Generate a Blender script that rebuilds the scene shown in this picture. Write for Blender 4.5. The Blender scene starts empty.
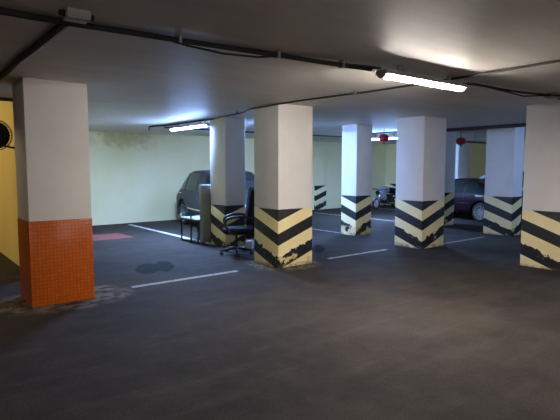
import bpy, bmesh, math, random
from mathutils import Vector, Matrix, noise

# ------------------------------------------------------------------ camera, world, exposure
SC = bpy.context.scene
COL = SC.collection
H = 2.835                       # main ceiling height
HA = 3.75                       # ceiling of the side bay on the left
cam_data = bpy.data.cameras.new('camera')
cam = bpy.data.objects.new('camera', cam_data)
COL.objects.link(cam)
YAW, PITCH = math.radians(51.7136), math.radians(4.92)
cam_data.sensor_fit = 'HORIZONTAL'
cam_data.sensor_width = 36.0
cam_data.lens = 493.1 / 560 * 36.0
cam_data.clip_start = 0.05
fw = Vector((math.cos(YAW) * math.cos(PITCH), math.sin(YAW) * math.cos(PITCH), -math.sin(PITCH)))
rt = Vector((math.sin(YAW), -math.cos(YAW), 0))
up = rt.cross(fw)
cam.matrix_world = Matrix(((rt.x, up.x, -fw.x, 0), (rt.y, up.y, -fw.y, 0), (rt.z, up.z, -fw.z, 1.75), (0, 0, 0, 1)))
SC.camera = cam

world = bpy.data.worlds.new('garage_world')
SC.world = world
world.use_nodes = True
world.node_tree.nodes['Background'].inputs[0].default_value = (0.5, 0.55, 0.65, 1)
world.node_tree.nodes['Background'].inputs[1].default_value = 0.02

SC.view_settings.view_transform = 'Standard'
SC.view_settings.look = 'None'
SC.view_settings.gamma = 1.0
SC.view_settings.use_curve_mapping = False
SC.view_settings.exposure = 0.85
SC.cycles.use_denoising = True
SC.cycles.max_bounces = 8
SC.cycles.diffuse_bounces = 5
SC.cycles.glossy_bounces = 3
SC.cycles.sample_clamp_indirect = 4.0

# lamp strengths (emission of each fitting's diffuser) and colours
WARMWHITE = (1.0, 0.92, 0.84)
COOL = (0.30, 0.50, 1.0)
L_NEAR, L_BACK, L_MID, L_SIDE, L_FILL, L_RIGHT = 155.0, 440.0, 150.0, 110.0, 135.0, 95.0

# ------------------------------------------------------------------ helpers
def rot_from_z(d):
    return Vector((0, 0, 1)).rotation_difference(Vector(d).normalized()).to_matrix().to_4x4()

class MB:
    """Collects shapes into one mesh."""
    def __init__(self):
        self.bm = bmesh.new()
    def box(self, x0, x1, y0, y1, z0, z1, bevel=0.0, seg=2, mat=None):
        b = bmesh.new()
        bmesh.ops.create_cube(b, size=1)
        for v in b.verts:
            v.co = Vector((x0 + (v.co.x + .5) * (x1 - x0), y0 + (v.co.y + .5) * (y1 - y0), z0 + (v.co.z + .5) * (z1 - z0)))
        if bevel:
            bmesh.ops.bevel(b, geom=b.edges[:], offset=bevel, segments=seg, affect='EDGES', profile=.5)
        self.add(b, mat)
        return self
    def add(self, b, mat=None):
        if mat is not None:
            b.transform(mat)
        me = bpy.data.meshes.new('t')
        b.to_mesh(me); b.free()
        self.bm.from_mesh(me)
        bpy.data.meshes.remove(me)
    def cyl(self, p, q, r, r2=None, n=16, cap=True):
        p, q = Vector(p), Vector(q)
        b = bmesh.new()
        bmesh.ops.create_cone(b, cap_ends=cap, segments=n, radius1=r, radius2=r if r2 is None else r2, depth=(q - p).length)
        self.add(b, Matrix.Translation((p + q) / 2) @ rot_from_z(q - p))
        return self
    def ball(self, c, r, sx=1, sy=1, sz=1, u=20, v=12):
        b = bmesh.new()
        bmesh.ops.create_uvsphere(b, u_segments=u, v_segments=v, radius=r)
        self.add(b, Matrix.Translation(c) @ Matrix.Diagonal((sx, sy, sz, 1)))
        return self
    def tube(self, pts, r, n=8, closed=False, ring=0.0):
        """sweep a circle along a polyline; ring > 0 gives a corrugated hose"""
        pts = [Vector(p) for p in pts]
        N = len(pts)
        rings = []
        prev = None
        for i, p in enumerate(pts):
            if closed:
                t = pts[(i + 1) % N] - pts[i - 1]
            else:
                t = pts[min(i + 1, N - 1)] - pts[max(i - 1, 0)]
            t.normalize()
            if prev is None:
                a = t.orthogonal().normalized()
            else:
                a = (prev - t * prev.dot(t)).normalized()
            prev = a
            b = t.cross(a)
            rr = r * (1 + (ring if i % 2 else -ring))
            rings.append([self.bm.verts.new(p + (a * math.cos(2 * math.pi * k / n) + b * math.sin(2 * math.pi * k / n)) * rr) for k in range(n)])
        for i in range(N if closed else N - 1):
            A, B = rings[i], rings[(i + 1) % N]
            for k in range(n):
                self.bm.faces.new((A[k], A[(k + 1) % n], B[(k + 1) % n], B[k]))
        if not closed:
            self.bm.faces.new(rings[0][::-1]); self.bm.faces.new(rings[-1])
        return self
    def lathe(self, prof, n=24, mat=None, closed=False):
        """profile of (radius, z) spun around z"""
        b = bmesh.new()
        rows = []
        for r, z in prof:
            if r < 1e-5:
                rows.append([b.verts.new((0, 0, z))])
            else:
                rows.append([b.verts.new((r * math.cos(2 * math.pi * k / n), r * math.sin(2 * math.pi * k / n), z)) for k in range(n)])
        seq = list(zip(rows, rows[1:])) + ([(rows[-1], rows[0])] if closed else [])
        for A, B in seq:
            for k in range(n):
                k2 = (k + 1) % n
                if len(A) == 1 and len(B) == 1: continue
                if len(A) == 1: b.faces.new((A[0], B[k2], B[k]))
                elif len(B) == 1: b.faces.new((A[k], A[k2], B[0]))
                else: b.faces.new((A[k], A[k2], B[k2], B[k]))
        self.add(b, mat)
        return self
    def grid(self, rows, close_u=False):
        vs = [[self.bm.verts.new(p) for p in r] for r in rows]
        for a, b in zip(vs, vs[1:]):
            m = len(a)
            for k in range(m if close_u else m - 1):
                self.bm.faces.new((a[k], a[(k + 1) % m], b[(k + 1) % m], b[k]))
        return vs
    def prism(self, poly, x0, x1, axis='x', bevel=0.0):
        """polygon extruded along an axis; poly holds the other two coordinates"""
        b = bmesh.new()
        def mk(c, p):
            return (c, p[0], p[1]) if axis == 'x' else ((p[0], c, p[1]) if axis == 'y' else (p[0], p[1], c))
        A = [b.verts.new(mk(x0, p)) for p in poly]
        B = [b.verts.new(mk(x1, p)) for p in poly]
        b.faces.new(A); b.faces.new(B[::-1])
        n = len(poly)
        for k in range(n):
            b.faces.new((A[k], B[k], B[(k + 1) % n], A[(k + 1) % n]))
        bmesh.ops.recalc_face_normals(b, faces=b.faces[:])
        if bevel:
            bmesh.ops.bevel(b, geom=b.edges[:], offset=bevel, segments=2, affect='EDGES', profile=.5)
        self.add(b)
        return self
    def build(self, name, mat, parent=None, loc=None, rot=None, smooth=35):
        bmesh.ops.recalc_face_normals(self.bm, faces=self.bm.faces[:])
        me = bpy.data.meshes.new(name)
        self.bm.to_mesh(me); self.bm.free()
        if smooth:
            for p in me.polygons: p.use_smooth = True
            me.set_sharp_from_angle(angle=math.radians(smooth))
        for m in (mat if isinstance(mat, (list, tuple)) else [mat]):
            me.materials.append(m)
        o = bpy.data.objects.new(name, me)
        COL.objects.link(o)
        if parent: o.parent = parent
        if loc: o.location = loc
        if rot: o.rotation_euler = rot
        return o

def tag(o, label, cat, group=None):
    o['label'] = label; o['category'] = cat
    if group: o['group'] = group
    return o

def thing(name, label, cat, loc=(0, 0, 0), rz=0.0, group=None):
    o = bpy.data.objects.new(name, None)
    COL.objects.link(o)
    o.location = loc; o.rotation_euler = (0, 0, rz)
    o.empty_display_size = .1
    return tag(o, label, cat, group)

def kids(o):
    return [c for c in bpy.data.objects if c.parent == o]

def dup(root, loc, rz, label, group=None, mats=None):
    """copy a thing with its parts and sub-parts; mats swaps materials by name"""
    def cp(o, par):
        c = o.copy(); COL.objects.link(c)
        if par: c.parent = par
        if mats and o.type == 'MESH' and any(m and m.name in mats for m in o.data.materials):
            c.data = o.data.copy()
            for i, m in enumerate(c.data.materials):
                if m.name in mats: c.data.materials[i] = mats[m.name]
        for k in kids(o): cp(k, c)
        return c
    r = cp(root, None)
    r.location = loc; r.rotation_euler = (0, 0, rz); r['label'] = label
    if group: r['group'] = group
    return r

def struct(name, mb, mat, **k):
    o = mb.build(name, mat, smooth=None, **k); o['kind'] = 'structure'
    return o

def catmull(pts, sub):
    pts = [Vector(p) for p in pts]
    out = []
    for i in range(len(pts) - 1):
        p0 = pts[max(i - 1, 0)]; p1 = pts[i]; p2 = pts[i + 1]; p3 = pts[min(i + 2, len(pts) - 1)]
        for k in range(sub):
            t = k / sub
            out.append(.5 * ((2 * p1) + (p2 - p0) * t + (2 * p0 - 5 * p1 + 4 * p2 - p3) * t * t + (3 * p1 - p0 - 3 * p2 + p3) * t ** 3))
    out.append(pts[-1])
    return out

# ------------------------------------------------------------------ materials
def srgb(r, g, b):
    f = lambda c: (c / 255 / 12.92) if c <= 10 else ((c / 255 + .055) / 1.055) ** 2.4
    return (f(r), f(g), f(b), 1)

class NT:
    """small node-graph writer"""
    def __init__(self, name):
        self.m = bpy.data.materials.new(name); self.m.use_nodes = True
        self.t = self.m.node_tree
        self.bsdf = self.t.nodes['Principled BSDF']
    def n(self, typ, **kw):
        nd = self.t.nodes.new(typ)
        for k, v in kw.items(): setattr(nd, k, v)
        return nd
    def link(self, a, b): self.t.links.new(a, b)
    def put(self, sock, v):
        if hasattr(v, 'is_linked') or isinstance(v, bpy.types.NodeSocket): self.link(v, sock)
        else: sock.default_value = v
    def math(self, op, a, b=0.0, c=None, clamp=False):
        nd = self.n('ShaderNodeMath', operation=op, use_clamp=clamp)
        self.put(nd.inputs[0], a); self.put(nd.inputs[1], b)
        if c is not None: self.put(nd.inputs[2], c)
        return nd.outputs[0]
    def step(self, x, lo, hi):
        nd = self.n('ShaderNodeMapRange', interpolation_type='SMOOTHSTEP')
        self.put(nd.inputs[0], x); nd.inputs[1].default_value = lo; nd.inputs[2].default_value = hi
        return nd.outputs[0]
    def mix(self, fac, a, b, blend='MIX'):
        nd = self.n('ShaderNodeMix', data_type='RGBA', blend_type=blend)
        self.put(nd.inputs[0], fac); self.put(nd.inputs[6], a); self.put(nd.inputs[7], b)
        return nd.outputs[2]
    def noise(self, vec, scale, detail=4, rough=.55, out=0):
        nd = self.n('ShaderNodeTexNoise')
        self.link(vec, nd.inputs['Vector'])
        nd.inputs['Scale'].default_value = scale; nd.inputs['Detail'].default_value = detail; nd.inputs['Roughness'].default_value = rough
        return nd.outputs[out]
    def pos(self):
        return self.n('ShaderNodeNewGeometry').outputs['Position']
    def obj(self):
        return self.n('ShaderNodeTexCoord').outputs['Object']
    def xyz(self, v):
        nd = self.n('ShaderNodeSeparateXYZ'); self.link(v, nd.inputs[0]); return nd.outputs
    def bump(self, h, strength=.3, dist=.01):
        nd = self.n('ShaderNodeBump'); nd.inputs['Strength'].default_value = strength; nd.inputs['Distance'].default_value = dist
        self.link(h, nd.inputs['Height']); self.link(nd.outputs[0], self.bsdf.inputs['Normal'])
    def set(self, **kw):
        names = {'color': 'Base Color', 'rough': 'Roughness', 'metal': 'Metallic', 'spec': 'Specular IOR Level', 'coat': 'Coat Weight', 'coat_rough': 'Coat Roughness',
                 'emit': 'Emission Color', 'estr': 'Emission Strength', 'trans': 'Transmission Weight', 'alpha': 'Alpha'}
        for k, v in kw.items(): self.put(self.bsdf.inputs[names[k]], v)
        return self.m

def plain(name, col, rough=.5, metal=0.0, vary=.12, scale=14, coat=0.0, bump=0.0, spec=.5):
    t = NT(name)
    p = t.obj()
    f = t.step(t.noise(p, scale), .3, .7)
    dark = tuple(c * (1 - vary) for c in col[:3]) + (1,)
    lite = tuple(min(1, c * (1 + vary)) for c in col[:3]) + (1,)
    t.set(color=t.mix(f, dark, lite), rough=rough, metal=metal, coat=coat, spec=spec)
    if bump: t.bump(t.noise(p, scale * 8), bump, .004)
    return t.m

def glow(name, col, strength):
    t = NT(name)
    t.set(color=(.8, .8, .8, 1), rough=.4, emit=tuple(col) + (1,), estr=strength)
    return t.m

def wall_mat(name, a, b, stain=False):
    t = NT(name)
    p = t.pos()
    big = t.step(t.noise(p, .7, 5), .3, .72)
    fine = t.noise(p, 30, 3)
    c = t.mix(big, a, b)
    if stain:                                  # damp stain under the ceiling of the back wall
        x, y, z = t.xyz(p)
        n = t.noise(p, 3.2, 6, .65)
        wx = t.math('MULTIPLY', t.step(x, 4.0, 5.2), t.step(x, 7.6, 6.2))
        wz = t.step(t.math('ADD', z, t.math('MULTIPLY', t.math('SUBTRACT', n, .5), .9)), 2.25, 2.62)
        f = t.math('MULTIPLY', t.math('MULTIPLY', wx, wz), t.step(n, .35, .62))
        c = t.mix(t.math('MULTIPLY', f, .45), c, srgb(186, 158, 72))
    t.set(color=c, rough=.75)
    t.bump(fine, .25, .006)
    return t.m

def floor_mat():
    t = NT('asphalt_floor')
    p = t.pos()
    x, y, z = t.xyz(p)
    big = t.step(t.noise(p, .45, 6, .6), .3, .7)
    mid = t.step(t.noise(p, 2.2, 6, .65), .35, .72)
    fine = t.noise(p, 55, 3, .7)
    c = t.mix(big, srgb(46, 43, 39), srgb(66, 60, 54))
    c = t.mix(t.math('MULTIPLY', mid, .5), c, srgb(76, 70, 64))
    c = t.mix(t.math('MULTIPLY', t.step(fine, .45, .65), .55), c, srgb(34, 33, 32))
    # dragged dust streaks
    mp = t.n('ShaderNodeMapping'); mp.inputs['Rotation'].default_value = (0, 0, .5); mp.inputs['Scale'].default_value = (.5, 3.2, 1)
    t.link(p, mp.inputs[0])
    st = t.step(t.noise(mp.outputs[0], 1.4, 5, .6), .5, .75)
    c = t.mix(t.math('MULTIPLY', st, .14), c, srgb(100, 93, 84))
    wear = t.step(t.noise(p, 9, 5, .7), .30, .5)
    jag = t.math('MULTIPLY', t.math('SUBTRACT', t.noise(p, 14, 4), .5), .03)
    def band(v, lo, hi, e=.012):
        v = t.math('ADD', v, jag)
        return t.math('MULTIPLY', t.step(v, lo - e, lo + e), t.step(v, hi + e, hi - e))
    def rect(x0, x1, y0, y1):
        return t.math('MULTIPLY', band(x, x0, x1), band(y, y0, y1))
    # bay lines
    lines = [((2.70, 4.55, 6.88, 6.99), .55), ((6.55, 8.30, 6.75, 6.85), .55), ((9.9, 11.7, 6.47, 6.57), .3), ((5.66, 5.79, 9.7, 14.75), .95),
             ((9.36, 9.48, 9.3, 14.2), .4), ((12.84, 12.96, 9.0, 14.2), .5), ((16.4, 16.52, 9.0, 14.2), .5)]
    for r, k in lines:
        c = t.mix(t.math('MULTIPLY', t.math('MULTIPLY', rect(*r), wear), k), c, srgb(214, 212, 206))
    # faded red patch by the back wall
    c = t.mix(t.math('MULTIPLY', t.math('MULTIPLY', rect(3.3, 4.75, 11.95, 13.05), t.step(t.noise(p, 5, 5, .7), .25, .5)), .8), c, srgb(150, 88, 80))
    # oil stains
    wob = t.math('MULTIPLY', t.math('SUBTRACT', t.noise(p, 4.5, 3), .5), .5)
    def blob(cx, cy, ra, rb, ang, hard=.08):
        dx, dy = t.math('SUBTRACT', x, cx), t.math('SUBTRACT', y, cy)
        ca, sa = math.cos(ang), math.sin(ang)
        u = t.math('ADD', t.math('MULTIPLY', dx, ca / ra), t.math('MULTIPLY', dy, sa / ra))
        v = t.math('ADD', t.math('MULTIPLY', dx, -sa / rb), t.math('MULTIPLY', dy, ca / rb))
        d = t.math('SQRT', t.math('ADD', t.math('MULTIPLY', u, u), t.math('MULTIPLY', v, v)))
        return t.step(t.math('ADD', d, wob), 1 + hard, 1 - hard)
    oil = t.math('MAXIMUM', blob(3.43, 8.06, .46, .20, 1.17), blob(3.76, 8.10, .50, .16, 1.17))
    oil = t.math('MAXIMUM', oil, blob(3.6, 8.08, .3, .22, 1.17))
    oil = t.math('MAXIMUM', oil, blob(7.20, 7.78, .55, .13, .82))
    c = t.mix(t.math('MULTIPLY', oil, .95), c, srgb(17, 16, 14))
    soft = t.math('MAXIMUM', blob(4.3, 6.0, .9, .35, .3, .6), blob(6.6, 4.6, 1.0, .3, .9, .6))
    c = t.mix(t.math('MULTIPLY', soft, .35), c, srgb(52, 50, 48))
    # pale mortar dust round the foot of the tiled column and the striped one in the middle
    dust = t.math('MAXIMUM', blob(1.75, 6.9, .85, .62, 0, .22), blob(5.55, 6.95, .62, .58, 0, .25))
    c = t.mix(t.math('MULTIPLY', t.math('MULTIPLY', dust, t.step(t.noise(p, 6, 5, .7), .38, .62)), .6), c, srgb(150, 138, 120))
    # crack
    cr = t.math('ABSOLUTE', t.math('ADD', t.math('SUBTRACT', t.math('ADD', t.math('MULTIPLY', x, .62), t.math('MULTIPLY', y, .785)), 8.55), t.math('MULTIPLY', wob, 1.2)))
    crm = t.math('MULTIPLY', t.step(cr, .03, .008), t.math('MULTIPLY', t.step(x, 5.5, 6.1), t.step(x, 9.2, 8.2)))
    c = t.mix(t.math('MULTIPLY', crm, .5), c, srgb(52, 50, 48))
    t.set(color=c, rough=.85, spec=.12)
    t.bump(t.math('ADD', t.math('MULTIPLY', fine, .6), t.noise(p, 8, 4)), .35, .012)
    return t.m

def ceiling_mat():
    t = NT('ceiling_paint')
    p = t.pos()
    mp = t.n('ShaderNodeMapping'); mp.inputs['Rotation'].default_value = (0, 0, .0); mp.inputs['Scale'].default_value = (.45, 2.4, 1)
    t.link(p, mp.inputs[0])
    a = t.step(t.noise(mp.outputs[0], 1.3, 5, .6), .3, .72)
    b = t.step(t.noise(p, .5, 4), .35, .7)
    c = t.mix(a, srgb(220, 213, 203), srgb(232, 225, 216))
    c = t.mix(t.math('MULTIPLY', b, .4), c, srgb(208, 200, 188))
    t.set(color=c, rough=.55, spec=.3)
    t.bump(t.noise(mp.outputs[0], 2.5, 4), .25, .012)
    return t.m

def stripe_mat():
    """black and yellow hazard chevrons that meet at the column's front edge, chipped near the floor"""
    t = NT('hazard_paint')
    o = t.obj(); p = t.pos()
    x, y, z = t.xyz(o)
    s = t.math('ADD', t.math('SUBTRACT', 1.0, z), t.math('MULTIPLY', t.math('ADD', x, y), .36))
    n = t.noise(p, 7.5, 5, .6)
    low = t.step(z, .52, .22)
    s2 = t.math('ADD', s, t.math('MULTIPLY', t.math('MULTIPLY', t.math('SUBTRACT', n, .5), low), .30))
    e = .004
    def blk(lo, hi, v): return t.math('MULTIPLY', t.step(v, lo - e, lo + e), t.step(v, hi + e, hi - e))
    m = t.math('ADD', t.step(s, .207 + e, .207 - e), t.math('ADD', blk(.423, .629, s), t.math('MULTIPLY', t.step(s2, .848 - e, .848 + e), t.step(s, 1.06 + e, 1.06 - e))), clamp=True)
    yel = t.mix(t.step(t.noise(p, 3, 5), .3, .7), srgb(247, 226, 168), srgb(251, 235, 184))
    blkc = t.mix(t.step(t.noise(p, 6, 4), .3, .7), srgb(30, 29, 30), srgb(42, 40, 41))
    c = t.mix(m, yel, blkc)
    # bare, chipped plaster at the bottom edge
    px_, py_, pz_ = t.xyz(p)
    worn = t.math('MULTIPLY', t.math('MULTIPLY', t.step(px_, 9.2, 9.25), t.step(px_, 9.95, 9.9)), t.step(py_, 8.5, 8.6))      # the most battered column
    chip = t.math('MULTIPLY', t.step(t.math('ADD', t.noise(p, 4.2, 5, .65), t.math('MULTIPLY', worn, .10)), .585, .60), t.step(z, .24, .16))
    c = t.mix(chip, c, srgb(226, 204, 150))
    grime = t.math('MULTIPLY', t.step(z, .06, .0), t.step(t.noise(p, 12, 4), .35, .6))
    c = t.mix(t.math('MULTIPLY', grime, .7), c, srgb(96, 88, 76))
    t.set(color=c, rough=.55)
    t.bump(t.noise(p, 24, 4), .2, .006)
    return t.m

def tile_mat():
    t = NT('orange_mosaic')
    o = t.obj()
    x, y, z = t.xyz(o)
    cmb = t.n('ShaderNodeCombineXYZ')
    t.link(t.math('ADD', x, y), cmb.inputs[0]); t.link(z, cmb.inputs[1])
    br = t.n('ShaderNodeTexBrick', offset=0.0, squash=1.0)
    t.link(cmb.outputs[0], br.inputs['Vector'])
    br.inputs['Color1'].default_value = srgb(214, 104, 26); br.inputs['Color2'].default_value = srgb(202, 94, 22); br.inputs['Mortar'].default_value = srgb(168, 72, 18)
    br.inputs['Scale'].default_value = 1.0; br.inputs['Mortar Size'].default_value = .0035; br.inputs['Mortar Smooth'].default_value = .4
    br.inputs['Brick Width'].default_value = .0455; br.inputs['Row Height'].default_value = .0455
    t.set(color=br.outputs['Color'], rough=.32)
    inv = t.math('SUBTRACT', 1.0, br.outputs['Fac'])
    t.bump(inv, .9, .006)
    return t.m

def shaft_mat():
    t = NT('white_column_paint')
    p = t.pos()
    f = t.step(t.noise(p, 1.6, 5), .3, .7)
    t.set(color=t.mix(f, srgb(236, 231, 226), srgb(243, 239, 235)), rough=.6)
    t.bump(t.noise(p, 40, 3), .15, .004)
    return t.m

def car_paint(name, col):
    t = NT(name)
    p = t.obj()
    fl = t.step(t.noise(p, 300, 2), .4, .7)
    t.set(color=t.mix(fl, col, tuple(c * 1.25 for c in col[:3]) + (1,)), rough=.5, metal=.1, coat=.16, coat_rough=.05, spec=.18)
    return t.m

FLOOR = floor_mat(); CEIL = ceiling_mat(); STRIPE = stripe_mat(); TILE = tile_mat(); SHAFT = shaft_mat()
WALL = wall_mat('cream_wall', srgb(240, 226, 172), srgb(246, 235, 186), True)
YELLOW = wall_mat('yellow_wall', srgb(234, 206, 118), srgb(240, 214, 132))
GREYWALL = wall_mat('grey_wall', srgb(120, 116, 110), srgb(134, 130, 122))
BLACKRUBBER = plain('black_rubber', (.012, .012, .013, 1), .6)
BLACKPL = plain('black_plastic', (.012, .012, .013, 1), .55, spec=.3)
BLACKFAB = plain('black_fabric', (.010, .010, .011, 1), .9, bump=.4, scale=30, spec=.15)
DARKMET = plain('dark_metal', (.03, .03, .033, 1), .45, .6)
GREYMET = plain('grey_sheet_metal', srgb(126, 128, 122), .55, .15, .05, 4)
LAMPGREY = plain('lamp_grey', srgb(150, 150, 148), .5)
PALETOP = plain('pale_board', srgb(128, 124, 122), .7, vary=.05, scale=5)
CARDWHITE = plain('white_carton', srgb(205, 208, 214), .6, vary=.04)
RED = plain('red_enamel', (.42, .02, .025, 1), .3)
BROWNPIPE = plain('brown_pipe', srgb(74, 48, 46), .5)
GREYPIPE = plain('grey_pipe', srgb(92, 90, 92), .5, .2)
ALLOY = plain('alloy_rim', (.55, .56, .6, 1), .28, .8, .05)
ALLOYDARK = plain('dark_alloy_rim', (.22, .22, .24, 1), .35, .7, .05)
TYRE = plain('tyre_rubber', (.014, .014, .015, 1), .75)
CHROME = plain('chrome', (.7, .7, .72, 1), .15, 1.0, .03)
GLASS = plain('tinted_glass', (.006, .007, .009, 1), .08, 0, .02, spec=.4)
GREENGLASS = plain('green_tinted_glass', (.012, .020, .019, 1), .08, 0, .02, spec=.4)
CLADDING = plain('black_cladding', (.02, .02, .022, 1), .6)
LENSRED = plain('tail_lens', (.18, .008, .01, 1), .15, 0, .05)
PAINT_GREY = car_paint('graphite_paint', (.022, .023, .024, 1))
PAINT_PURPLE = car_paint('plum_paint', (.010, .0018, .005, 1))
PAINT_SILVER = car_paint('silver_paint', (.42, .44, .46, 1))

# ------------------------------------------------------------------ the setting
XW, YW, XL = 19.6, 15.15, 1.72
struct('floor', MB().box(-6, XW + .2, -5, 20, -.2, 0), FLOOR)
cb = MB().box(-6, XW + .2, -5, 8.75, H, H + .95)
cb.box(XL + .2, XW + .2, 8.75, YW + .2, H, H + .95)
struct('ceiling', cb, CEIL)
struct('ceiling_left', MB().box(-6, XL + .2, 8.75, 20, HA, HA + .2), CEIL)
struct('wall_back', MB().box(XL + .2, XW + .2, YW, YW + .2, 0, H), WALL)
struct('wall_right', MB().box(XW, XW + .2, -5, YW, 0, H), WALL)
struct('wall_left', MB().box(XL, XL + .2, 8.6, 20, 0, HA), YELLOW)
struct('wall_left_2', MB().box(-6.2, -6, -5, 20, 0, HA), GREYWALL)
struct('wall_left_3', MB().box(-6, XL, 20, 20.2, 0, HA), YELLOW)
struct('wall_front', MB().box(-6, XW, -5.2, -5, 0, H), GREYWALL)

# ------------------------------------------------------------------ columns
def column(label, x, y, wx, wy, kind='stripe', top=1.0, bevel=.008, group='striped garage columns', shaft=None):
    t = thing('column', label, 'column', (x, y, 0), 0, group if kind == 'stripe' else None)
    if kind == 'stripe':
        dz = top - 1.0                          # the chevrons hang from the top of the painted base
        MB().box(0, wx, 0, wy, -dz, 1.0, bevel, 3).build('painted_base', STRIPE, t, (0, 0, dz))
        MB().box(.002, wx - .002, .002, wy - .002, top, H, bevel, 3).build('shaft', shaft or SHAFT, t)
    elif kind == 'tile':
        MB().box(0, wx, 0, wy, 0, top, bevel, 2).build('tiled_base', TILE, t)
        MB().box(.006, wx - .006, .006, wy - .006, top, H, bevel, 2).build('shaft', SHAFT, t)
    else:
        MB().box(0, wx, 0, wy, 0, H, bevel, 2).build('shaft', SHAFT, t)
    return t

column('square white column with an orange mosaic tiled base, in front of the yellow wall', 1.31, 6.66, .77, .68, 'tile', 1.08)
column('thick white column with yellow and black base standing in front of the office chair', 5.22, 6.66, .79, .72, top=1.025)
column('slim white column with rounded edge between the grey cabinet and the office chair', 5.67, 9.09, .54, .65, top=.915, bevel=.03)
column('column with bluish left side and heavily chipped chevrons, between thick middle column and motorcycle', 9.30, 8.65, .58, .53, top=1.025)
column('broad white chevron column just right of the small motorcycle, left of the purple car', 8.89, 6.35, .81, .73, top=1.03)
column('white column cut off by the right edge of the photo, warm yellow chevrons', 8.81, 3.46, .74, .74)
column('white column standing before the rear of the dark purple car', 12.37, 6.15, .50, .76)
column('narrow seen column at the left of the purple car, mostly behind another column', 12.74, 8.49, .74, .74)
column('plain white column rising behind the roof of the dark purple car', 17.30, 10.77, .84, .74, 'plain')
column('shallow wall column with chevrons on the cream back wall', 13.76, 15.07, .62, .08, shaft=WALL)
column('wall column glimpsed behind the small motorcycle, black triangle at its top', 18.25, 14.35, .7, .795, shaft=WALL)

# ------------------------------------------------------------------ ceiling lamps
def lamp(label, x, y, along, strength, col, z=H - .055, length=1.27):
    """dust-proof twin batten: tray, diffuser, end caps, clips; hangs on two short brackets"""
    rz = 0 if along == 'x' else math.pi / 2
    t = thing('ceiling_lamp', label, 'lamp', (x, y, z), rz, 'fluorescent batten lamps')
    L = length / 2
    MB().prism([(-.06, -.02), (.06, -.02), (.08, -.066), (.066, -.066), (.05, -.045), (-.05, -.045), (-.066, -.066), (-.08, -.066)], -L, L, 'x').build('tray', LAMPGREY, t)
    prof = [(.056 * math.cos(a), -.047 - .055 * math.sin(a)) for a in [math.pi * k / 12 for k in range(13)]]
    MB().prism(prof, -L + .02, L - .02, 'x').build('diffuser', glow('lamp_glow', col, strength), t)
    for s in (-1, 1):
        c = MB(); pr = [(.062 * math.cos(a), -.045 - .062 * math.sin(a)) for a in [math.pi * k / 12 for k in range(13)]]
        c.prism(pr, s * (L - .022), s * (L + .004), 'x')
        c.build('end_cap', LAMPGREY, t)
        MB().box(s * L * .62 - .012, s * L * .62 + .012, -.02, .02, -.022, .055).build('bracket', LAMPGREY, t)
    for k in range(4):
        cx = -L + length * (k + .75) / 4.5
        for s in (-1, 1):
            MB().box(cx - .012, cx + .012, s * .079, s * .086, -.070, -.045, .003).build('clip', LAMPGREY, t)
    return t
lamp('bright fluorescent batten on the near ceiling, in line with the thick cable bundle', 4.80, 3.44, 'x', L_NEAR, WARMWHITE, length=1.5)
lamp('fluorescent batten above the grey car, near the back wall', 5.70, 10.75, 'y', L_BACK, COOL, length=1.8)
lamp('unseen batten added behind the thick middle column to light the bluish column side', 7.6, 9.7, 'y', L_MID, (.22, .42, 1.0))  # hidden lamp added to throw blue light on the neighbouring column
lamp('fluorescent batten partly hidden behind a red fire module above the motorcycle', 12.90, 10.75, 'y', L_BACK, COOL)
lamp('fluorescent batten outside the right edge of the picture', 12.9, 3.6, 'x', L_RIGHT, COOL)
lamp('warm fluorescent batten in the high side bay left of the yellow wall', -1.2, 11.0, 'y', L_SIDE, (1.0, .80, .50), HA - .055)
lamp('added fill batten behind the viewer, on the left', -1.5, -1.5, 'x', L_FILL, WARMWHITE)  # unseen fill lamp, added to brighten the foreground
lamp('added fill batten behind the viewer, on the right', 4.5, -2.2, 'x', L_FILL, WARMWHITE)  # second added fill lamp, out of view behind the camera

# ------------------------------------------------------------------ cables and pipes
def wavy(pts, amp, seed, step=.12):
    random.seed(seed)
    out = []
    for a, b in zip(pts, pts[1:]):
        a, b = Vector(a), Vector(b)
        n = max(2, int((b - a).length / step))
        for k in range(n):
            p = a.lerp(b, k / n)
            q = noise.noise_vector(p * 1.3 + Vector((seed * 7.1, 0, 0)))
            out.append(p + Vector((q.x, q.y, q.z * .5)) * amp)
    out.append(Vector(pts[-1]))
    return out
zc = H - .03
def cable(name, label, pts, r, mat=BLACKRUBBER, amp=.012, seed=1, cat='cable', group=None, clips=()):
    t = thing(name, label, cat, pts[0], 0, group)
    off = Vector(pts[0])
    P = wavy(pts, amp, seed)
    for p in P: p.z = min(p.z, H - r - .002) if p.z > 2.4 and p.z < H + .1 else p.z
    MB().tube([p - off for p in P], r, 8).build('sheath', mat, t)
    for c in clips:
        q = min(P, key=lambda p: abs(p.x - c[0]) + abs(p.y - c[1])) - off
        m = MB()
        m.box(q.x - .012, q.x + .012, q.y - r - .012, q.y + r + .012, q.z - r - .004, H - off.z, .002)
        m.build('clip', LAMPGREY, t)
    return t
cable('corrugated_conduit', 'thick black corrugated conduit running across the near ceiling to the bright lamp', [(-3, 3.86, zc), (1.2, 3.86, zc), (2.8, 3.76, zc), (4.02, 3.55, zc - .03)], .023, seed=1, clips=[(2.0, 3.8), (2.9, 3.76), (3.6, 3.62)], group='black cables along the ceiling')
cable('corrugated_conduit', 'second black conduit lying tight beside the thick one above the tiled column', [(-3, 3.95, zc + .01), (.9, 3.95, zc + .01), (1.5, 3.90, zc + .01), (3.2, 3.76, zc + .01), (4.02, 3.50, zc - .02)], .015, seed=2, group='black cables along the ceiling')
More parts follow.
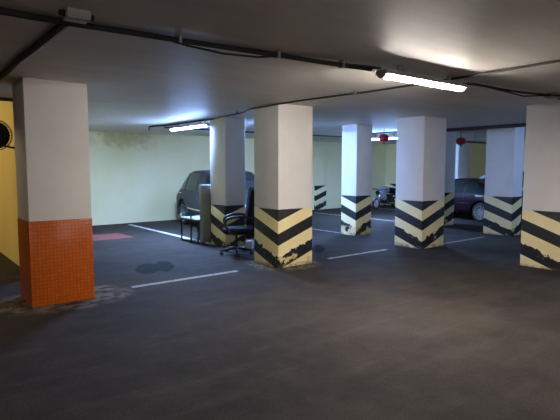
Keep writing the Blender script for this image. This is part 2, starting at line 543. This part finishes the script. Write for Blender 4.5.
cable('electric_cable', 'thin black cable sagging below the conduits in the middle of the near ceiling', [(1.7, 3.80, zc), (2.0, 3.79, zc - .04), (2.35, 3.78, zc - .06), (2.7, 3.76, zc - .045), (3.0, 3.72, zc), (3.5, 3.64, zc - .02), (4.05, 3.45, zc - .03)], .010, amp=.006, seed=3, group='black cables along the ceiling')
cable('corrugated_conduit', 'black conduit branching off over the tiled column towards the yellow bay', [(1.06, 3.86, zc), (1.06, 5.2, zc - .008), (1.06, 6.3, zc), (1.06, 8.6, zc)], .032, seed=4, amp=.02, group='black cables along the ceiling')
cable('electric_cable', 'black cable hanging on the ceiling from the slim column past the bright lamp', [(5.62, 9.9, zc), (5.55, 9.3, zc), (5.34, 7.9, zc - .01), (5.17, 7.4, zc), (5.15, 6.6, zc), (5.30, 4.7, zc), (5.36, 3.9, zc), (5.36, 3.2, zc), (5.28, 2.2, zc), (5.2, .5, zc)], .014, amp=.018, seed=5, clips=[(5.3, 4.9), (5.4, 8.2)], group='black cables along the ceiling')
cable('electric_cable', 'black cable leaving the bright lamp towards the column at the right edge', [(5.58, 3.44, zc - .03), (5.9, 3.50, zc), (7.0, 3.40, zc - .01), (7.56, 3.32, zc)], .015, seed=6, group='black cables along the ceiling')
cable('electric_cable', 'thinner black cable sagging beside the one right of the bright lamp', [(5.58, 3.40, zc - .03), (6.1, 3.42, zc - .02), (6.9, 3.34, zc - .07), (7.6, 3.19, zc - .02), (9.5, 3.1, zc - .01)], .010, seed=7, group='black cables along the ceiling')
cable('electric_cable', 'black cable leaving the junction box along the right edge of the ceiling', [(7.82, 3.32, zc), (8.3, 3.42, zc), (9.5, 3.46, zc), (14, 3.5, zc)], .015, seed=8, group='black cables along the ceiling')
cable('electric_cable', 'dark cable crossing the far ceiling behind the striped columns', [(5.75, 12.2, zc), (8.5, 12.2, zc), (11.0, 12.15, zc), (13.0, 12.05, zc)], .02, amp=.01, seed=9, group='black cables along the ceiling')
cable('electric_cable', 'dark strip standing in for the shadow under the ceiling edge at the yellow wall', [(-4, 8.74, H - .02), (1.7, 8.74, H - .02)], .028, amp=.0, seed=10, group='black cables along the ceiling')  # thin black tube in place of the shade under the slab edge

def pipe(name, label, pts, r, mat, drops=(), cat='pipe'):
    t = thing(name, label, cat, pts[0])
    off = Vector(pts[0])
    MB().tube([Vector(p) - off for p in pts], r, 12).build('tube', mat, t)
    for d in drops:
        q = Vector(d) - off
        MB().cyl(q, (q.x, q.y, H - off.z), .007, n=8).build('hanger_rod', GREYPIPE, t)
    return t
pipe('brown_pipe', 'reddish brown pipe under the ceiling over the purple car', [(12.08, 9.1, H - .06), (12.08, 4.2, H - .06)], .045, BROWNPIPE, [(12.08, 8.9, H - .06), (12.08, 5.2, H - .06)])
pipe('lamp_conduit', 'dark conduit bent down at its end beside the batten above the grey car', [(5.30, 12.15, H - .13), (5.30, 12.15, H - .045), (5.33, 12.0, H - .035), (5.50, 11.6, H - .03), (5.58, 9.4, H - .03)], .02, BLACKRUBBER, cat='conduit')
pipe('sprinkler_pipe', 'thin grey pipe carrying the red module above the motorcycle', [(10.95, 10.6, H - .11), (10.95, 7.6, H - .11)], .020, GREYPIPE, [(10.95, 9.9, H - .11), (10.95, 8.3, H - .11)])
pipe('sprinkler_pipe', 'grey pipe running right from the red module over the purple car', [(13.80, 8.42, H - .30), (16.4, 8.42, H - .30)], .03, GREYPIPE, [(14.4, 8.42, H - .30), (16.2, 8.42, H - .30)])

def module(label, x, y, z, r):
    """round powder fire-extinguishing module on a drop rod"""
    t = thing('fire_module', label, 'fire extinguisher', (x, y, z), 0, 'red ceiling fire modules')
    MB().lathe([(0, -r * .7), (r * .5, -r * .62), (r * .84, -r * .36), (r, 0), (r * .92, r * .35), (r * .68, r * .65), (r * .25, r * .8), (0, r * .82)], 24).build('shell', RED, t)
    MB().lathe([(r * .98, -.012), (r * 1.08, -.01), (r * 1.08, .012), (r * .98, .014)], 24).build('flange', RED, t)
    MB().cyl((0, 0, r * .5), (0, 0, H - z), .014).build('drop_rod', GREYPIPE, t)
    MB().lathe([(0, -r * 1.05), (.025, -r * 1.0), (.035, -r * .85), (.025, -r * .68), (0, -r * .64)], 12).build('nozzle', CHROME, t)
    return t
module('purplish red round fire module hanging before the far lamp above the motorcycle', 10.95, 9.16, H - .27, .145)
module('bright red round fire module hanging left of the grey pipe over the purple car', 13.62, 8.42, H - .30, .15)

def junction_box(label, x, y, s):
    t = thing('junction_box', label, 'junction box', (x, y, H))
    MB().box(-s, s, -s * .8, s * .8, -.055, 0, .008).build('box_body', LAMPGREY, t)
    MB().box(-s * .95, s * .95, -s * .75, s * .75, -.066, -.054, .004).build('lid', LAMPGREY, t)
    for k in (-1, 1):
        MB().cyl((k * s, 0, -.03), (k * (s + .035), 0, -.03), .02).build('gland', BLACKPL, t)
    return t
junction_box('grey junction box in the cable bundle above the orange tiled column', 1.08, 3.65, .08)
junction_box('grey junction box in the cables near the right edge of the ceiling', 7.72, 3.31, .10)

# ------------------------------------------------------------------ cars
def car_surface(st):
    """st: list of (t, zbot, zbelt, zroof, w, wroof); returns S(t, v) -> (y, z) with v in 0..1 from floor centre to roof centre"""
    def par(t):
        if t <= st[0][0]: return st[0][1:]
        for a, b in zip(st, st[1:]):
            if t <= b[0]:
                u = (t - a[0]) / (b[0] - a[0])
                return [p + (q - p) * u for p, q in zip(a[1:], b[1:])]
        return st[-1][1:]
    def sec(t):
        zb, zl, zr, w, wr = par(t)
        h = zl - zb
        return [(0, zb), (.80 * w, zb), (.95 * w, zb + .10 * h), (.985 * w, zb + .30 * h), (w, zb + .58 * h), (.985 * w, zb + .82 * h), (.93 * w, zl),
                (.93 * w + (wr - .93 * w) * .5, zl + (zr - zl) * .52), (wr, zl + (zr - zl) * .86), (wr * .84, zl + (zr - zl) * .975), (0, zr)]
    def S(t, v):
        P = sec(t)
        n = len(P) - 1
        x = v * n
        i = min(int(x), n - 1); u = x - i
        a, b = P[i], P[i + 1]
        if i in (0, 9):
            return (a[0] + (b[0] - a[0]) * u, a[1] + (b[1] - a[1]) * (u if i == 0 else math.sin(u * math.pi / 2)))
        p0, p3 = P[max(i - 1, 0)], P[min(i + 2, n)]
        f = lambda k: .5 * (2 * a[k] + (b[k] - p0[k]) * u + (2 * p0[k] - 5 * a[k] + 4 * b[k] - p3[k]) * u * u + (3 * a[k] - p0[k] - 3 * b[k] + p3[k]) * u ** 3)
        return (f(0), f(1))
    return S

def wheel(parent, x, y, r, side, spokes, width=.20, rim=None):
    w = bpy.data.objects.new('wheel', None); COL.objects.link(w)
    w.parent = parent; w.location = (x, y, r); w.rotation_euler = (-side * math.pi / 2, 0, 0)     # local z points outward
    h = width / 2
    MB().lathe([(r * .70, -h), (r * .9, -h), (r * .985, -h * .7), (r, 0), (r * .985, h * .7), (r * .9, h), (r * .72, h * .95), (r * .68, h * .7), (r * .68, -h * .7)], 36, closed=True).build('tyre', TYRE, w)
    m = MB().lathe([(r * .70, h * .9), (r * .72, h * .97), (r * .66, h * .94), (r * .62, h * .55), (r * .6, -h * .4), (r * .7, -h * .8)], 36)
    for k in range(spokes):
        a = 2 * math.pi * k / spokes
        b = bmesh.new(); bmesh.ops.create_cube(b, size=1)
        wd = min(.34 / spokes * 1.5, .07)
        for v in b.verts:
            rr = .03 + (v.co.x + .5) * (r * .66 - .03)
            tap = 1.0 if v.co.x < 0 else .8
            v.co = Vector((rr, v.co.y * wd * r / .33 * tap, h * (.62 if v.co.x < 0 else .8) + v.co.z * .03))
        m.add(b, Matrix.Rotation(a, 4, 'Z'))
    m.lathe([(0, h * .85), (r * .13, h * .83), (r * .17, h * .7), (r * .17, h * .3), (0, h * .3)], 20)
    m.build('rim', rim or ALLOY, w)
    MB().lathe([(0, h * .4), (r * .61, h * .4), (r * .61, h * .3), (0, h * .3)], 28).build('brake_disc', DARKMET, w)
    return w

def make_car(name, label, st, L, paint, glass, wr, axles, spokes, windows, cladding, loc, rz, rear_lights, gl_group=None):
    """local x runs from the rear (0) to the front (L), y to the left"""
    t = thing(name, label, 'car', loc, rz, gl_group)
    S = car_surface(st)
    ts = [L * (.5 - .5 * math.cos(math.pi * k / 10)) * 0 + L * k / 64 for k in range(65)]
    ts = sorted(set([round(x, 4) for x in ts] + [.02, .05, L - .02, L - .05]))
    NV = 40
    m = MB()
    rows = []
    for x in ts:
        half = [S(x, k / NV) for k in range(NV + 1)]
        ring = [(x, y, z) for y, z in half] + [(x, -y, z) for y, z in half[-2:0:-1]]
        rows.append(ring)
    vs = m.grid(rows, close_u=True)
    m.bm.faces.new(vs[0][::-1]); m.bm.faces.new(vs[-1])
    bmesh.ops.recalc_face_normals(m.bm, faces=m.bm.faces[:])
    body = m.build('body', paint, t)
    # wheel wells cut out of the shell
    cut = MB()
    for ax in axles:
        for s in (-1, 1):
            wy = S(ax, .4)[0]
            cut.cyl((ax, s * (wy - .30), wr), (ax, s * (wy + .3), wr), wr + .055, n=40)
    co = cut.build('cutter', paint, t)
    md = body.modifiers.new('wells', 'BOOLEAN'); md.object = co; md.operation = 'DIFFERENCE'; md.solver = 'EXACT'
    bpy.context.view_layer.update()
    ev = body.evaluated_get(bpy.context.evaluated_depsgraph_get())
    me = bpy.data.meshes.new_from_object(ev)
    body.modifiers.clear(); body.data = me
    for p in me.polygons: p.use_smooth = True
    me.set_sharp_from_angle(angle=math.radians(38))
    bpy.data.objects.remove(co)
    def patch(pn, t0f, t1f, v0, v1, mat, side, off=.006, nx=18, nv=8, parent=t):
        """skin of the body between two slanted ends, as a shell with thickness"""
        g = MB()
        outer, inner = [], []
        for j in range(nv + 1):
            v = v0 + (v1 - v0) * j / nv
            a, b = t0f(j / nv), t1f(j / nv)
            ro, ri = [], []
            for i in range(nx + 1):
                x = a + (b - a) * i / nx
                y, z = S(x, v)
                y2, z2 = S(x, v + .004); y1, z1 = S(x, v - .004)
                d = Vector((0, y2 - y1, z2 - z1)).normalized()
                nrm = Vector((0, d.z, -d.y))
                if nrm.y < 0 and v < .85: nrm = -nrm
                if v >= .85 and nrm.z < 0: nrm = -nrm
                p = Vector((x, y, z))
                for arr, o in ((ro, off), (ri, -.012)):
                    q = p + nrm * o
                    arr.append((q.x, side * q.y, q.z))
            outer.append(ro); inner.append(ri)
        A = g.grid(outer); B = g.grid(inner)
        nX = nx
        for k in range(nx):
            g.bm.faces.new((A[0][k], A[0][k + 1], B[0][k + 1], B[0][k])); g.bm.faces.new((A[-1][k], A[-1][k + 1], B[-1][k + 1], B[-1][k]))
        for k in range(nv):
            g.bm.faces.new((A[k][0], A[k + 1][0], B[k + 1][0], B[k][0])); g.bm.faces.new((A[k][nX], A[k + 1][nX], B[k + 1][nX], B[k][nX]))
        return g.build(pn, mat, parent)
    for side in (1, -1):
        for (a0, a1, b0, b1) in windows:
            patch('side_window', lambda u, a0=a0, a1=a1: a0 + (a1 - a0) * u, lambda u, b0=b0, b1=b1: b0 + (b1 - b0) * u, .615, .80, glass, side)
        if cladding:
            for (x0, x1) in cladding:
                patch('sill_cladding', lambda u: x0, lambda u: x1, .11, .315, CLADDING, side, .008)
                patch('sill_trim', lambda u: x0, lambda u: x1, .318, .338, CHROME, side, .010, nv=2)
        else:
            patch('sill_trim', lambda u: axles[0] + wr + .12, lambda u: axles[1] - wr - .12, .375, .385, CHROME, side, .008, nv=2)
        # door seams and handles
        seam = windows[1][2] if len(windows) > 1 else windows[0][2]
        for q in (windows[-1][2] - .02, windows[0][2] + .02):
            patch('door_seam', lambda u, q=q: q - .006, lambda u, q=q: q + .006, .30, .60, BLACKPL, side, .002, nx=1)
        for q in (windows[0][2] - .30, windows[-1][2] - .28):
            y, z = S(q, .545)
            MB().box(q - .10, q + .10, side * y - .02, side * y + .028, z - .012, z + .014, .008).build('door_handle', paint if not cladding else CHROME, t)
        y, z = S(windows[-1][3] + .15, .60)
        mm = MB().ball((windows[-1][2] + .05, side * (y + .10), z + .05), .10, .55, 1, .72)
        mm.cyl((windows[-1][2] + .05, side * (y - .04), z), (windows[-1][2] + .05, side * (y + .08), z + .03), .025)
        mm.build('wing_mirror', paint, t)
        if rear_lights:
            (x0, x1, v0, v1) = rear_lights
            patch('tail_light', lambda u: x0, lambda u: x1, v0, v1, LENSRED, side, .008)
        for ax in axles:
            wheel(t, ax, side * (S(ax, .4)[0] - .105), wr, side, spokes, rim=ALLOYDARK if cladding else ALLOY)
            if cladding:
                g = MB()
                y0 = S(ax, .35)[0]
                pts = [(ax + (wr + .075) * math.cos(a), side * (min(S(ax + (wr + .07) * math.cos(a), .35)[0], y0) + .004), wr + (wr + .075) * math.sin(a)) for a in [math.pi * (-.06 + 1.12 * k / 24) for k in range(25)]]
                g.tube(pts, .030, 8)
                g.build('arch_trim', CLADDING, t)
    return t, S, patch

SUV = [(0, .50, .80, .86, .70, .52), (.03, .44, .86, .97, .80, .58), (.10, .38, .92, 1.08, .88, .62), (.22, .34, .97, 1.20, .91, .65), (.42, .31, 1.02, 1.37, .93, .67), (.62, .30, 1.05, 1.51, .94, .68),
       (.85, .28, 1.06, 1.60, .945, .69), (1.3, .27, 1.05, 1.67, .95, .70), (2.0, .27, 1.03, 1.69, .95, .70), (2.6, .27, 1.02, 1.64, .95, .68), (3.15, .27, 1.02, 1.36, .95, .66), (3.5, .28, 1.01, 1.12, .945, .68),
       (4.0, .29, .95, 1.05, .93, .70), (4.4, .30, .86, .95, .88, .66), (4.62, .34, .76, .82, .76, .56), (4.70, .42, .66, .70, .60, .44)]
suv, S1, patch1 = make_car('grey_car', 'graphite grey sport utility car parked by the cream back wall behind the cabinet', SUV, 4.70, PAINT_GREY, GLASS, .375, (.96, 3.74), 5,
    [(.42, .86, .96, 1.02), (1.10, 1.16, 2.02, 2.00), (2.10, 2.08, 3.20, 2.72)], [(1.45, 3.36)], (0, 0, 0), 0, (.05, .34, .50, .585))
patch1('rear_window', lambda u: .14 + .02 * u, lambda u: .55, .93, .999, GLASS, 1, .008)
patch1('rear_window', lambda u: .14 + .02 * u, lambda u: .55, .93, .999, GLASS, -1, .008)

COUPE = [(0, .45, .70, .74, .62, .46), (.04, .38, .78, .84, .74, .54), (.16, .32, .86, .94, .82, .60), (.40, .28, .89, 1.01, .87, .62), (.75, .26, .90, 1.12, .89, .60), (1.15, .25, .90, 1.27, .90, .59),
         (1.6, .24, .89, 1.36, .90, .60), (2.1, .24, .88, 1.385, .90, .60), (2.5, .24, .88, 1.34, .90, .59), (2.95, .24, .88, 1.14, .90, .58), (3.3, .25, .87, .97, .89, .62),
         (3.8, .26, .80, .90, .86, .62), (4.2, .28, .70, .78, .78, .56), (4.36, .34, .60, .66, .64, .46), (4.42, .40, .54, .58, .5, .36)]
purple, S2, patch2 = make_car('purple_car', 'dark purple low car with silver multi-spoke wheel parked between two striped columns', COUPE, 4.42, PAINT_PURPLE, GREENGLASS, .315, (.86, 3.45), 11,
    [(.62, 1.18, 1.50, 1.52), (1.60, 1.62, 2.86, 2.38)], None, (0, 0, 0), 0, (.05, .30, .50, .58))
patch2('rear_window', lambda u: .52, lambda u: 1.18, .90, .999, GREENGLASS, 1, .006)
patch2('rear_window', lambda u: .52, lambda u: 1.18, .90, .999, GREENGLASS, -1, .006)

def place_car(o, x, y, ang):
    """ang: heading of the car's nose in degrees from +x"""
    o.location = (x, y, 0); o.rotation_euler = (0, 0, math.radians(ang))
silver = dup(suv, (0, 0, 0), 0, 'silver car with dark rear glass just glimpsed behind the purple car', None, {'graphite_paint': PAINT_SILVER})
silver.name = 'silver_car'
place_car(suv, 8.08, 14.45, 260)
place_car(purple, 15.57, 7.44, 82)
place_car(silver, 18.3, 10.5, 270)

# ------------------------------------------------------------------ small motorcycle
mo = thing('motorcycle', 'small grey and black motorcycle with pinkish spoked wheel by the back wall', 'motorcycle', (15.97, 13.72, 0), math.radians(2))
MAG = plain('pink_rim', srgb(196, 150, 178), .35, .3)
TANK = plain('grey_tank', srgb(150, 152, 162), .3, .1, coat=.6)
def bike_wheel(x, steer=0):
    w = bpy.data.objects.new('wheel', None); COL.objects.link(w); w.parent = mo
    w.location = (x, 0, .245); w.rotation_euler = (math.pi / 2, 0, steer)
    ring = [(.205 * math.cos(a), .205 * math.sin(a), 0) for a in [2 * math.pi * k / 32 for k in range(32)]]
    MB().tube(ring, .042, 10, True).build('tyre', TYRE, w)
    m = MB().tube([(.165 * math.cos(a), .165 * math.sin(a), 0) for a in [2 * math.pi * k / 32 for k in range(32)]], .018, 8, True)
    for k in range(6):
        a = 2 * math.pi * k / 6
        m.cyl((.02 * math.cos(a), .02 * math.sin(a), 0), (.165 * math.cos(a), .165 * math.sin(a), 0), .013, n=8)
    m.cyl((0, 0, -.05), (0, 0, .05), .032)
    m.build('rim', MAG, w)
bike_wheel(0); bike_wheel(1.28)
for s in (-1, 1):
    MB().cyl((0, s * .075, .245), (.20, s * .075, .80), .022).build('fork', CHROME, mo)
MB().tube([(-.20, 0, .35), (-.14, 0, .45), (-.02, 0, .50), (.12, 0, .48), (.20, 0, .42)], .055, 10).build('front_mudguard', TANK, mo)
MB().tube([(.22, -.30, .84), (.20, -.18, .84), (.22, 0, .80), (.20, .18, .84), (.22, .30, .84)], .014, 8).build('handlebar', DARKMET, mo)
for s in (-1, 1):
    MB().cyl((.22, s * .29, .84), (.25, s * .38, .84), .022).build('grip', BLACKRUBBER, mo)
MB().ball((.08, 0, .70), .09, .8, 1, 1).build('headlight', BLACKPL, mo)
fb = MB().tube([(.24, 0, .78), (.50, 0, .60), (.95, 0, .58), (1.28, 0, .26)], .03, 8).tube([(.26, 0, .70), (.42, 0, .28), (.90, 0, .26), (1.28, 0, .245)], .026, 8)
fb.build('frame', DARKMET, mo)
MB().ball((.52, 0, .80), .24, 1.3, .72, .70).build('tank', TANK, mo)
MB().prism([(.16, .72), (.30, .80), (.48, .66), (.52, .42), (.40, .36), (.26, .50)], -.17, .17, 'y', .03).build('fairing', TANK, mo)
MB().ball((.98, 0, .77), .32, 1.15, .46, .40).build('seat', BLACKFAB, mo)
MB().prism([(1.05, .74), (1.45, .86), (1.50, .80), (1.20, .62)], -.09, .09, 'y', .025).build('tail', PAINT_PURPLE, mo)
MB().box(.44, .98, -.16, .16, .22, .62, .06).cyl((.62, -.19, .36), (.62, .19, .36), .11).build('engine', DARKMET, mo)
MB().tube([(.50, -.16, .40), (.56, -.18, .24), (.90, -.18, .22), (1.45, -.19, .36)], .035, 10).build('exhaust', CHROME, mo)
MB().cyl((.78, .10, .24), (.84, .26, .02), .012, n=8).build('kickstand', DARKMET, mo)

# ------------------------------------------------------------------ office chair
ch = thing('office_chair', 'black office armchair standing between two striped columns', 'chair', (5.46, 8.35, 0), math.radians(150))   # local +x is the way it faces
ch.scale = (1.07, 1.07, 1.05)
def cushion(rows):
    m = MB()
    vs = m.grid(rows, True)
    m.bm.faces.new(vs[0][::-1]); m.bm.faces.new(vs[-1])
    return m
def rounded(cx, cy, w, d, n=24, p=3.2):
    out = []
    for k in range(n):
        a = 2 * math.pi * k / n
        c, s = math.cos(a), math.sin(a)
        out.append((cx + math.copysign(abs(c) ** (2 / p), c) * w, cy + math.copysign(abs(s) ** (2 / p), s) * d))
    return out
cushion([[(x, y, z) for x, y in rounded(.0, 0, .25 * k, .26 * k)] for z, k in ((.40, .84), (.415, .98), (.45, 1.04), (.49, 1.03), (.515, .95), (.525, .7))]).build('seat', BLACKFAB, ch)
brows = []
for z, k, dx in ((.60, .70, -.23), (.66, .92, -.235), (.80, 1.0, -.25), (1.0, 1.0, -.275), (1.16, .95, -.30), (1.25, .82, -.315), (1.285, .6, -.32)):
    brows.append([(dx + x, y, z) for x, y in rounded(0, 0, .07 * (.7 + .3 * k), .26 * k)])
cushion(brows).build('backrest', BLACKFAB, ch)
MB().tube(catmull([(-.02, 0, .39), (-.22, 0, .40), (-.33, 0, .48), (-.33, 0, .66), (-.32, 0, .85)], 5), .024, 8).build('back_bracket', BLACKPL, ch)
for s in (-1, 1):
    MB().tube(catmull([(-.27, s * .25, .70), (-.12, s * .29, .745), (.08, s * .29, .735), (.20, s * .28, .68), (.21, s * .27, .58), (.12, s * .25, .43), (.0, s * .22, .41)], 6), .024, 8).build('armrest', BLACKPL, ch)
MB().cyl((0, 0, .10), (0, 0, .28), .028).cyl((0, 0, .26), (0, 0, .41), .02).box(-.09, .09, -.08, .08, .375, .405, .01).build('gas_column', BLACKPL, ch)
for k in range(5):
    a = 2 * math.pi * k / 5 + .3
    c, s = math.cos(a), math.sin(a)
    lg = MB().cyl((0, 0, .125), (.30 * c, .30 * s, .085), .030, .02, 10).build('base_leg', BLACKPL, ch)
    for q in (-1, 1):
        lx, ly = .30 * c - s * q * .022, .30 * s + c * q * .022
        MB().cyl((lx - s * q * .009, ly + c * q * .009, .031), (lx + s * q * .009, ly - c * q * .009, .031), .030, n=16).cyl((.30 * c, .30 * s, .05), (.30 * c, .30 * s, .09), .01, n=8).build('caster', BLACKPL, lg)

ct = thing('carton', 'small white carton on the floor behind the office chair', 'box', (6.03, 8.70, 0), math.radians(40))
MB().box(-.08, .08, -.07, .07, 0, .17, .004).build('box_body', CARDWHITE, ct)
for s in (-1, 1):
    MB().box(-.08, .08, min(s * .07, s * .005), max(s * .07, s * .005), .169, .174).build('flap', CARDWHITE, ct)

# ------------------------------------------------------------------ cabinet and bench by the slim column
cbn = thing('metal_cabinet', 'narrow upright grey metal cabinet beside the slim striped column', 'cabinet', (5.50, 9.782, 0))
MB().box(0, .62, 0, .15, .05, 1.36, .006).build('carcass', GREYMET, cbn)
MB().box(.012, .61, -.016, -.001, .07, 1.345, .004).build('door', GREYMET, cbn)
MB().box(.50, .53, -.034, -.015, .66, .80, .004).build('handle', DARKMET, cbn)
for x in (.04, .58):
    for y in (.03, .12):
        MB().cyl((x, y, 0), (x, y, .05), .016).build('foot', BLACKRUBBER, cbn)

bn = thing('metal_bench', 'low steel frame bench with pale seat board in front of the grey car wheel', 'bench', (5.47, 9.97, 0))
BX, BY, BZ = .52, .84, .53
MB().box(-.01, BX + .01, -.01, BY + .01, BZ, BZ + .035, .008).build('seat_board', PALETOP, bn)
rl = MB()
for y in (.012, BY - .012): rl.box(0, BX, y - .012, y + .012, BZ - .03, BZ)
for x in (.012, BX - .012): rl.box(x - .012, x + .012, 0, BY, BZ - .03, BZ)
rl.build('seat_frame', DARKMET, bn)
for x in (.014, BX - .014):
    for y in (.014, BY * .36, BY - .014):
        tall = .78 if x < .1 and .1 < y < .5 else BZ - .028
        MB().box(x - .014 - (.024 if tall > .7 else 0), x + .014 - (.024 if tall > .7 else 0), y - .014, y + .014, 0, tall).build('leg', DARKMET, bn)
    MB().box(x - .012, x + .012, 0, BY, .0, .022).build('floor_bar', DARKMET, bn)

# ------------------------------------------------------------------ wall fan at the left edge
fn = thing('wall_fan', 'black round wire-guarded fan on a bracket at the yellow wall', 'fan', (1.405, 9.42, 2.29), 0)
R = .255
def circ(r, y, n=36): return [(r * math.cos(2 * math.pi * k / n), y, r * math.sin(2 * math.pi * k / n)) for k in range(n)]
g = MB()
for r, y in ((R, 0), (R * .985, -.05), (R * .78, -.085), (R * .5, -.10), (R * .985, .05), (R * .7, .085)): g.tube(circ(r, y), .004, 6, True)
for k in range(28):
    a = 2 * math.pi * k / 28; c, s = math.cos(a), math.sin(a)
    g.tube([(c * r, y, s * r) for r, y in ((R * .12, -.105), (R * .5, -.10), (R * .78, -.085), (R, -.03), (R, .03), (R * .7, .085), (R * .3, .09))], .0022, 5)
g.build('guard', DARKMET, fn)
for k in range(5):
    a0 = 2 * math.pi * k / 5
    b = MB()
    rows = []
    for i in range(7):
        r = R * (.2 + .68 * i / 6); hw = math.radians(38)
        rows.append([(r * math.cos(a0 + hw * u), .03 * u, r * math.sin(a0 + hw * u)) for u in (-1, -.5, 0, .5, 1)])
    vs = b.grid(rows)
    bmesh.ops.solidify(b.bm, geom=b.bm.faces[:], thickness=.004)
    b.build('blade', BLACKPL, fn)
MB().lathe([(0, -.11), (.045, -.11), (.06, -.09), (.06, .0), (0, .0)], 20, Matrix.Rotation(math.pi / 2, 4, 'X') @ Matrix.Rotation(math.pi, 4, 'X')).build('hub', BLACKPL, fn)
MB().lathe([(0, -.05), (R * .86, -.05), (R * .9, -.03), (R * .6, .02), (.09, .06), (.085, .14), (.06, .16), (0, .16)], 32, Matrix.Rotation(-math.pi / 2, 4, 'X') @ Matrix.Translation((0, 0, .06))).build('motor', BLACKPL, fn)
MB().tube([(0, .14, -.05), (.10, .14, -.16), (.28, .14, -.20), (.336, .14, -.20)], .018, 8).box(.315, .334, .08, .20, -.28, -.12, .004).build('bracket', DARKMET, fn)
